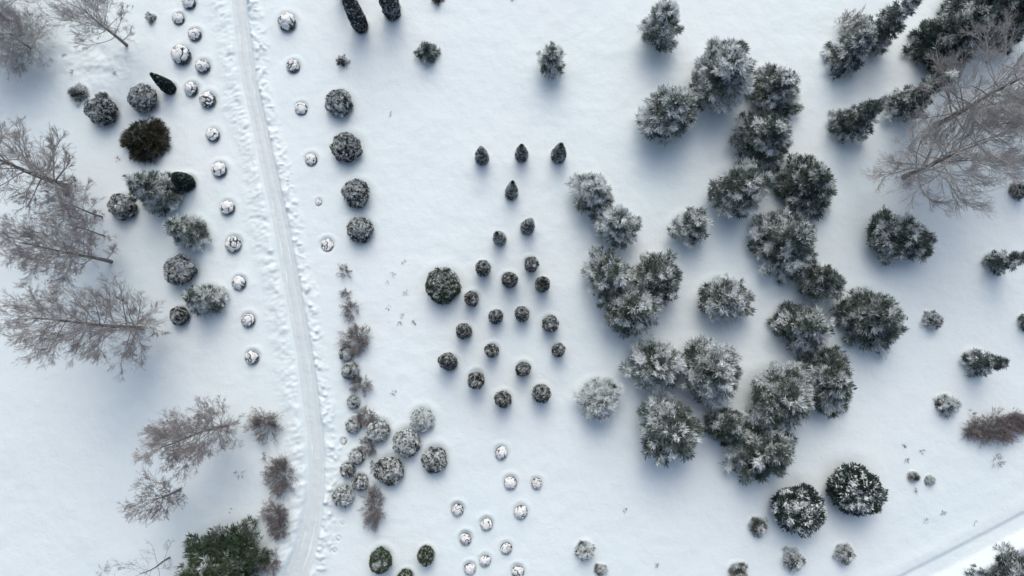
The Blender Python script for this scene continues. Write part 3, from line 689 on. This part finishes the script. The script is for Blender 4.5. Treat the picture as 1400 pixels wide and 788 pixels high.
brush(1163, 32, 20, 14, 1.6, 'small pinkish bare bush behind the upper leaning spruce', None, n=50, mat='redtwig', frost=0.35, lv=(6, 4))
brush(1368, 584, 60, 20, 1.3, 'long brown leafless hedge running out at the right edge', None, name='bare_hedge', cat='hedge', n=260, mat='redtwig', frost=0.25, rmin=0.008, lv=(9, 6)).rotation_euler[2] = R(7)
brush(1366, 632, 26, 16, 0.7, 'sparse fan of thin bare stems lying below the brown hedge', None, n=26, mat='twig', frost=0.2, lv=(2, 1), spread=2.2)
brush(1330, 566, 14, 12, 0.5, 'scatter of snowy twigs above the left end of the brown hedge', None, n=12, mat='twig', frost=0.4, lv=(4, 2), spread=2.0)
brush(325, 648, 14, 7, 0.6, 'small fallen-looking bare twig left of the shaggy bush', None, n=5, mat='twig', lv=(4, 2), spread=2.5)
brush(318, 700, 9, 5, 0.4, 'faint bare twig just above the green pine tip', None, n=4, mat='twig', lv=(3, 2), spread=2.5)
brush(137, 782, 18, 10, 0.8, 'faint bare twiggy plant on the bottom edge at the far left', None, n=9, mat='twig', lv=(4, 3), spread=2.0, frost=0.5)
for (x, y, r, lb) in [(160, 217, 8, 'small black twig in the snow left of the largest conical spruce'), (228, 322, 8, 'thin twig left of the middle conical spruce'),
                      (66, 36, 12, 'greyish twiggy tuft at the right side of the top left bare tree'), (98, 98, 5, 'speck of twig on the bumpy snow above the low juniper'),
                      (86, 75, 5, 'speck of twig on the bumpy snow near the top left tree'), (154, 97, 6, 'pale tuft on the bumpy snow below the slim bare tree'),
                      (552, 358, 5, 'topmost dry tuft of the sparse patch left of the big green globe'), (536, 374, 6, 'dry tuft in the upper middle of the sparse patch'),
                      (528, 386, 8, 'wider dry tuft at the left of the sparse patch'), (556, 400, 6, 'dry tuft in the centre of the sparse patch'),
                      (530, 420, 7, 'dry tuft at the lower left of the sparse patch'), (549, 432, 9, 'broadest dry tuft low in the sparse patch'), (566, 440, 5, 'dry tuft at the lower right of the sparse patch'),
                      (546, 443, 5, 'lowest dry tuft of the sparse patch'), (538, 538, 5, 'faint dry stalk in the open snow above the whitest globe'),
                      (1262, 617, 5, 'dry tuft above the two tiny seedlings'), (1240, 630, 5, 'dry tuft up left of the two tiny seedlings'), (1253, 670, 4, 'dry tuft just below the left tiny seedling'),
                      (1267, 713, 6, 'dry tuft in the snow below the two tiny seedlings'), (1290, 702, 5, 'dry tuft in the snow right of and above its lower neighbour'), (1335, 715, 9, 'pale dry tuft on the edge of the lower right track'),
                      (1237, 610, 3, 'smallest dry tuft of the lower right scatter, the topmost'), (855, 698, 4, 'lone speck of dry plant in the open snow below the lower pine cluster'),
                      (898, 772, 4, 'faint dry plant near the bottom edge right of the young conifer'), (533, 155, 3, 'lone dark speck in the open snow east of the topmost grey globe'),
                      (700, -2, 5, 'dry plant tip at the top edge near the centre')]:
    dry(x, y, r, lb)

# ------------------------------------------------------------------ ground, path
def build_ground():
    xs = np.concatenate([[-2500, -900, -350, -160, -90, -65, -56], np.arange(-52, 52.01, 0.11), [56, 65, 90, 160, 350, 900, 2500]])
    ys = np.concatenate([[-2500, -900, -350, -160, -80, -50, -40, -34], np.arange(-30, 40.01, 0.11), [44, 50, 60, 90, 160, 350, 900, 2500]])
    X, Y = np.meshgrid(xs, ys); Z = base_z(X.ravel(), Y.ravel()).reshape(X.shape)
    for (px, py, r, d) in PITS:
        i0, i1 = np.searchsorted(xs, [px-r*3, px+r*3]); j0, j1 = np.searchsorted(ys, [py-r*3, py+r*3])
        if i1 <= i0 or j1 <= j0: continue
        dx = X[j0:j1, i0:i1]-px; dy = Y[j0:j1, i0:i1]-py
        q = np.hypot(dx, dy)/r
        Z[j0:j1, i0:i1] += -d*(1-smooth((q-0.75)/0.5)) + d*0.45*np.exp(-((q-1.45)/0.28)**2)*(0.6+0.5*dy/(np.hypot(dx, dy)+1e-3))
    V = np.stack([X, Y, Z], -1).reshape(-1, 3); ny, nx = X.shape
    idx = np.arange(nx*ny).reshape(ny, nx)
    F = np.stack([idx[:-1, :-1], idx[:-1, 1:], idx[1:, 1:], idx[1:, :-1]], -1).reshape(-1, 4)
    g = Geo(); g.add(V, F, 0.0)
    tag(link('snow_ground', g.mesh('snow_ground', M['snow'])), kind='structure')
    # the trodden path: a sheet on the floor of the groove
    yy = np.arange(cyy.min(), cyy.max(), 0.12); c, h = path_c(yy)
    k = 15; s = np.linspace(-1, 1, k)
    PX = c[:, None]+(h[:, None]+0.02)*s[None]*(1+0.10*(fbm(np.stack([yy, yy*0], -1), 1.3, 3)-0.5)[:, None]); PYY = np.repeat(yy[:, None], k, 1)
    PZ = base_z(PX.ravel(), PYY.ravel()).reshape(PX.shape)
    flat = base_z(c, yy)[:, None]
    PZ = flat*0.7+np.minimum(PZ, flat+0.05)*0.3+0.05
    Q = np.stack([PX, PYY], -1)
    lane = np.abs(np.abs(s)-0.45)
    PZ = PZ+0.035*(fbm(Q, 2.2, 3, 4.0)-0.5)-0.045*np.exp(-(lane/0.16)**2)[None]*(0.4+1.2*noise(Q, 0.35, 8.0))+0.05*(noise(np.stack([PX*3.5, PYY*0.5], -1), 1.0, 16.0)-0.5)+0.02*(noise(np.stack([PX*6, PYY*0.8], -1), 1.0, 6.0)-0.5)
    idx = np.arange(PX.size).reshape(PX.shape)
    F = np.stack([idx[:-1, :-1], idx[:-1, 1:], idx[1:, 1:], idx[1:, :-1]], -1).reshape(-1, 4)
    g = Geo(); g.add(np.stack([PX, PYY, PZ], -1).reshape(-1, 3), F, 0.0)
    tag(link('path', g.mesh('path', M['pathsnow'])), kind='structure')
build_ground()
